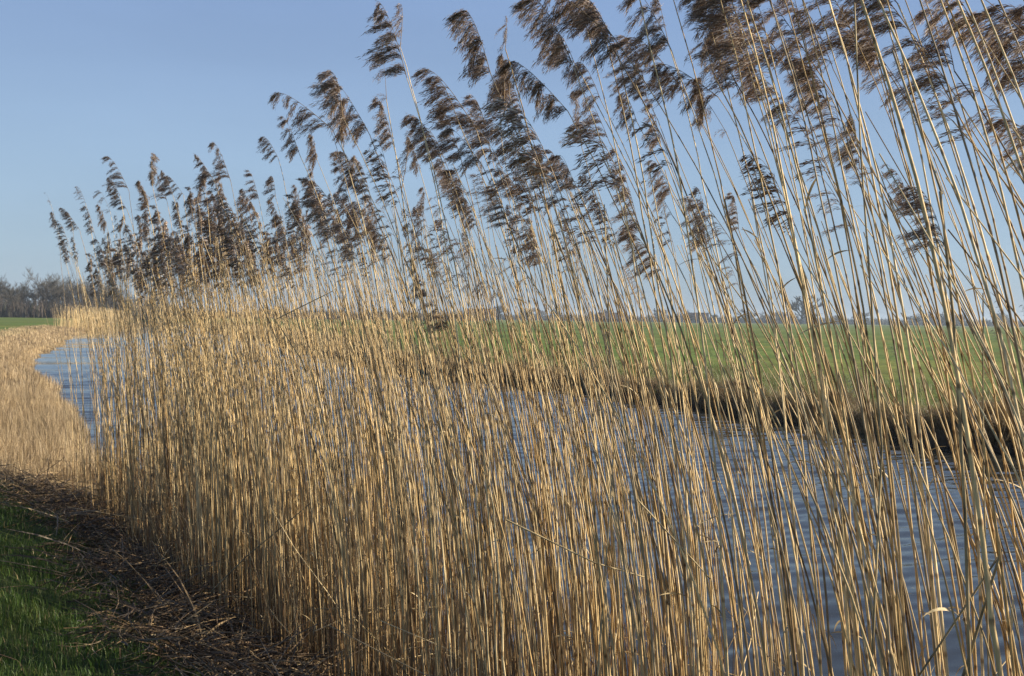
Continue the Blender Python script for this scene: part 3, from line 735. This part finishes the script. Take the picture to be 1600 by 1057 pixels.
tussock(1310, 640, 20.4, .42, 500, 'low brown tussock on the far bank behind the right reed clump')
tussock(1150, 612, 23.6, .42, 500, 'low brown tussock on the far bank right of the middle')

# thin reeds on the far bank, and the reed fringe where the river turns away
fr = Acc()
def far_reed(x, y, H, r, lean, head, seed, tone=1.0):
    rr = np.random.default_rng(seed); z = ground_z((x, y)); az = WIND_AZ + rr.normal(0, .3)
    t = np.linspace(0, 1, 6); P = np.empty((6, 3))
    P[:, 0] = x + lean * shape(t) * math.cos(az); P[:, 1] = y + lean * shape(t) * math.sin(az); P[:, 2] = z - .05 + (H + .05) * t
    tube(fr, P, np.linspace(r, r * .5, 6), 3, np.array(STEM_COLS[rr.integers(6)]) * rr.uniform(.65, 1) * tone)
    if head:
        V, Q, T, C = PLUME_LOW[4 + (seed % 2)]; ca, sa = math.cos(az), math.sin(az)
        W = np.empty_like(V); W[:, 0] = ca * V[:, 0] - sa * V[:, 1]; W[:, 1] = sa * V[:, 0] + ca * V[:, 1]; W[:, 2] = V[:, 2]
        fr.add(P[-1] + W * rr.uniform(.5, .75), Q, T, C * 1.5)
for i in range(90):
    y = random.uniform(13.5, 24); x = float(np.interp(y, FAR[:, 1], FAR[:, 0])) + random.uniform(.3, 2.2) * (1.3 if y < 17 else .8)
    far_reed(x, y, random.uniform(.6, 1.45) * (1.25 if y < 17.5 else .7), .0028, random.uniform(.2, .7), random.random() < .6, i)
for i in range(1500):
    y = random.uniform(105, 240); x = float(np.interp(y, NEAR[:, 1], NEAR[:, 0])) - random.uniform(-.8, 3.5)
    far_reed(x, y, random.uniform(1.3, 2.7), .022, random.uniform(.1, .7), False, 5000 + i, 1.1)
for i in range(500):
    y = random.uniform(45, 75); x = float(np.interp(y, FAR[:, 1], FAR[:, 0])) + random.uniform(0, 1.8)
    far_reed(x, y, random.uniform(.5, 1.2), .008, random.uniform(.1, .5), False, 8000 + i, 1.0)
tag(fr.build('far_reeds', M_STEM), 'distant fringe of tan reeds along the bend and far bank', 'reeds', kind='stuff')

# ------------------------------------------------------------------ trees on the horizon
def tree_meshes(seed, H, spread, levels=4, conifer=False, tr=.018, twig=.02):
    rr = np.random.default_rng(seed); trunk, crown = Acc(), Acc()
    bark = np.array([.105, .088, .072]); tw = np.array([.10, .088, .070])
    def grow(acc, p, d, L, r, lev):
        n = 5; P = [p]
        for _ in range(n - 1):
            d = d + rr.normal(0, .13, 3) + np.array([0, 0, .05]); d /= np.linalg.norm(d); P.append(P[-1] + d * L / (n - 1))
        P = np.array(P); tube(acc, P, np.linspace(r, r * .55, n), 5 if lev < 2 else 3, (bark if lev < 2 else tw) * rr.uniform(.8, 1.2), cap=False)
        if lev >= levels: return
        k = (7, 6, 6, 6, 5)[lev] if lev == 0 else int(rr.integers(4, 7))
        for i in range(k):
            f = rr.uniform(.35, 1.0); q = np.array([np.interp(f, np.linspace(0, 1, n), P[:, j]) for j in range(3)])
            dd = d * .75 + rr.normal(0, spread, 3); dd[2] = abs(dd[2]) * .9 + .1; dd /= np.linalg.norm(dd)
            grow(crown, q, dd, L * rr.uniform(.5, .78), max(r * .45, twig), lev + 1)
    grow(trunk, np.zeros(3) - np.array([0, 0, .3]), np.array([0, 0, 1.0]), H * .42, H * tr, 0)
    return trunk.mesh('trunk', M_BARK), crown.mesh('crown', M_BARK)
KIND = [tree_meshes(1, 11, .55, twig=.032), tree_meshes(2, 12, .45, twig=.032), tree_meshes(3, 10, .65, twig=.032), tree_meshes(4, 13, .5, twig=.032)]
FARK = [tree_meshes(11, 11, .6, 3, twig=.20), tree_meshes(12, 10, .75, 3, twig=.20), tree_meshes(13, 12, .5, 3, twig=.20)]
def put_tree(kind, x, y, rz, sc, label, group, name='bare_tree'):
    root = bpy.data.objects.new(name, None); COL.objects.link(root)
    root.location = (x, y, .5); root.rotation_euler = (0, 0, rz); root.scale = (sc[0], sc[0], sc[1])
    for nm, me in zip(('trunk', 'crown'), kind):
        o = bpy.data.objects.new(nm, me); COL.objects.link(o); o.parent = root
    tag(root, label, 'tree', group)
for i in range(34):
    y = random.uniform(255, 300); u = -40 + 300 * (i + random.uniform(-.4, .4)) / 34
    q = ray(u, 488); h = random.uniform(.85, 1.3) * (1.0 if u < 200 else .6)
    put_tree(KIND[i % 4], q.x * y, y, random.uniform(0, 6.28), (h * random.uniform(.8, 1.1), h), 'bare grey tree in the distant wood behind the left field', 'trees of the distant wood at left')
LONE = [(1250, 600, 2.1, 'round bare tree alone on the horizon right of the middle'), (1205, 680, .85, 'small bare tree left of the round one on the horizon'),
        (1432, 700, .95, 'low dark tree on the horizon behind the right reeds'), (1472, 690, 1.0, 'bare tree on the horizon beside the kinked right stalk'),
        (1310, 700, .8, 'low tree on the horizon just right of the round one'),
        (926, 600, .75, 'bare tree at the left end of the long dark barn'), (988, 605, .6, 'small bare tree at the right end of the long dark barn'),
        (1072, 625, .9, 'bare tree left of the pale farmhouse on the horizon'), (1116, 628, .7, 'bare tree right of the pale farmhouse on the horizon')]
for u, y, h, lb in LONE:
    q = ray(u, 503); put_tree(FARK[int(u) % 3], q.x * y, y, u, (h * 1.1, h), lb, None)
for i in range(75):
    u = random.uniform(780, 1640); y = random.uniform(820, 980); q = ray(u, 503); h = random.choice((random.uniform(.3, .7), random.uniform(.7, 1.5)))
    put_tree(FARK[i % 3], q.x * y, y, random.uniform(0, 6.28), (h * 1.5, h), 'low blue grey tree in the far line along the horizon', 'trees of the far line on the horizon')
und = Acc()
def thicket(u0, u1, y0, y1, h0, h1, n, w, cols):
    y = RNG.uniform(y0, y1, n); u = RNG.uniform(u0, u1, n)
    x = (u - 800) / FPX * y; h = RNG.uniform(h0, h1, n) * (.5 + vnoise(x, y * .3, 9, 61))
    blades(und, np.stack([x, y, np.full(n, .35)], -1), h, np.full(n, w), RNG.uniform(0, 6.28, n), np.abs(RNG.normal(.2, .2, n)), mix_cols(n, cols, .25))
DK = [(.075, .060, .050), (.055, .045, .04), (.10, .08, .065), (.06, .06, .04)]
thicket(-60, 280, 250, 292, 2.0, 5.0, 9000, .10, DK)
thicket(280, 760, 420, 520, 2.0, 5.0, 7000, .16, DK)
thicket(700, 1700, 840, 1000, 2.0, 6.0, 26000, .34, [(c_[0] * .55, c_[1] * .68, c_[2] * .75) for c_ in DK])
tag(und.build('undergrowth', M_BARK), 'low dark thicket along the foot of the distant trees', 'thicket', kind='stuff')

# ------------------------------------------------------------------ farm buildings on the horizon
def farm(u, y, L, D, h, rh, rz, wall, roof, label, chimney=True):
    q = ray(u, 503); root = bpy.data.objects.new('farmhouse', None); COL.objects.link(root)
    root.location = (q.x * y, y, .5); root.rotation_euler = (0, 0, rz)
    def box(a, x0, x1, y0, y1, z0, z1, c):
        v = [(x, yy, z) for z in (z0, z1) for yy in (y0, y1) for x in (x0, x1)]
        a.add(v, [(0, 2, 3, 1), (4, 5, 7, 6), (0, 1, 5, 4), (2, 6, 7, 3), (0, 4, 6, 2), (1, 3, 7, 5)], None, c)
    a = Acc(); box(a, -L / 2, L / 2, -D / 2, D / 2, -.3, h, wall)
    for sx in (-L / 2, L / 2): a.add([(sx, -D / 2, h), (sx, D / 2, h), (sx, 0, h + rh)], None, [(0, 1, 2)], wall)
    a.build('wall', M_WALL, root, False)
    a = Acc(); e = .5; t = .25
    V = []
    for sx in (-L / 2 - e, L / 2 + e):
        V += [(sx, -D / 2 - e, h - e * rh / (D / 2)), (sx, 0, h + rh + .05), (sx, D / 2 + e, h - e * rh / (D / 2)), (sx, D / 2 + e, h - e * rh / (D / 2) + t), (sx, 0, h + rh + t + .1), (sx, -D / 2 - e, h - e * rh / (D / 2) + t)]
    a.add(V, [(0, 5, 11, 6), (5, 4, 10, 11), (4, 3, 9, 10), (3, 2, 8, 9), (0, 1, 4, 5), (1, 2, 3, 4), (6, 11, 10, 7), (7, 10, 9, 8), (0, 6, 7, 1), (1, 7, 8, 2)], None, roof)
    rf = a.build('roof', M_ROOF, root, False)
    if chimney:
        a = Acc(); box(a, L * .28, L * .28 + .8, -.4, .4, h + rh * .5, h + rh + 1.2, (.2, .12, .09)); a.build('chimney', M_WALL, rf, False)
    for k in (-.3, 0, .3):
        a = Acc(); box(a, k * L - .6, k * L + .6, -D / 2 - .03, -D / 2 + .05, 1.0, 2.3, (.03, .035, .04)); a.build('window', M_GLASS, root, False)
farm_list = [(955, 620, 17, 10, 2.2, 3.4, .15, (.09, .065, .055), (.04, .034, .034), 'long dark roofed barn on the horizon right of the middle', False),
             (1090, 640, 13, 8, 2.8, 3.6, -.2, (.30, .27, .24), (.05, .04, .038), 'pale walled farmhouse with dark roof on the horizon', True),
             (745, 600, 14, 9, 2.8, 4.0, .1, (.12, .08, .06), (.07, .04, .033), 'farmhouse with reddish roof on the horizon left of the barn', True)]
for a_ in farm_list:
    farm(*a_)
    tag([o for o in COL.objects if o.name.startswith('farmhouse')][-1], a_[9], 'farmhouse')

# ------------------------------------------------------------------ air
acc = Acc()
x0, x1, y0, y1, z0, z1 = -2620, 2620, -70, 2620, -1.8, 16
v = [(x, y, z) for z in (z0, z1) for y in (y0, y1) for x in (x0, x1)]
acc.add(v, [(0, 2, 3, 1), (4, 5, 7, 6), (0, 1, 5, 4), (2, 6, 7, 3), (0, 4, 6, 2), (1, 3, 7, 5)])
hz = bpy.data.materials.new('haze'); hz.use_nodes = True
hn = hz.node_tree.nodes; hn.remove(hn['Principled BSDF'])
pv = hn.new('ShaderNodeVolumePrincipled'); pv.inputs['Color'].default_value = (.72, .86, 1.0, 1); pv.inputs['Density'].default_value = .00028; pv.inputs['Anisotropy'].default_value = .2
hz.node_tree.links.new(pv.outputs[0], hn['Material Output'].inputs['Volume'])
tag(acc.build('haze', hz, smooth=False), 'thin pale haze over the flat land', kind='stuff')
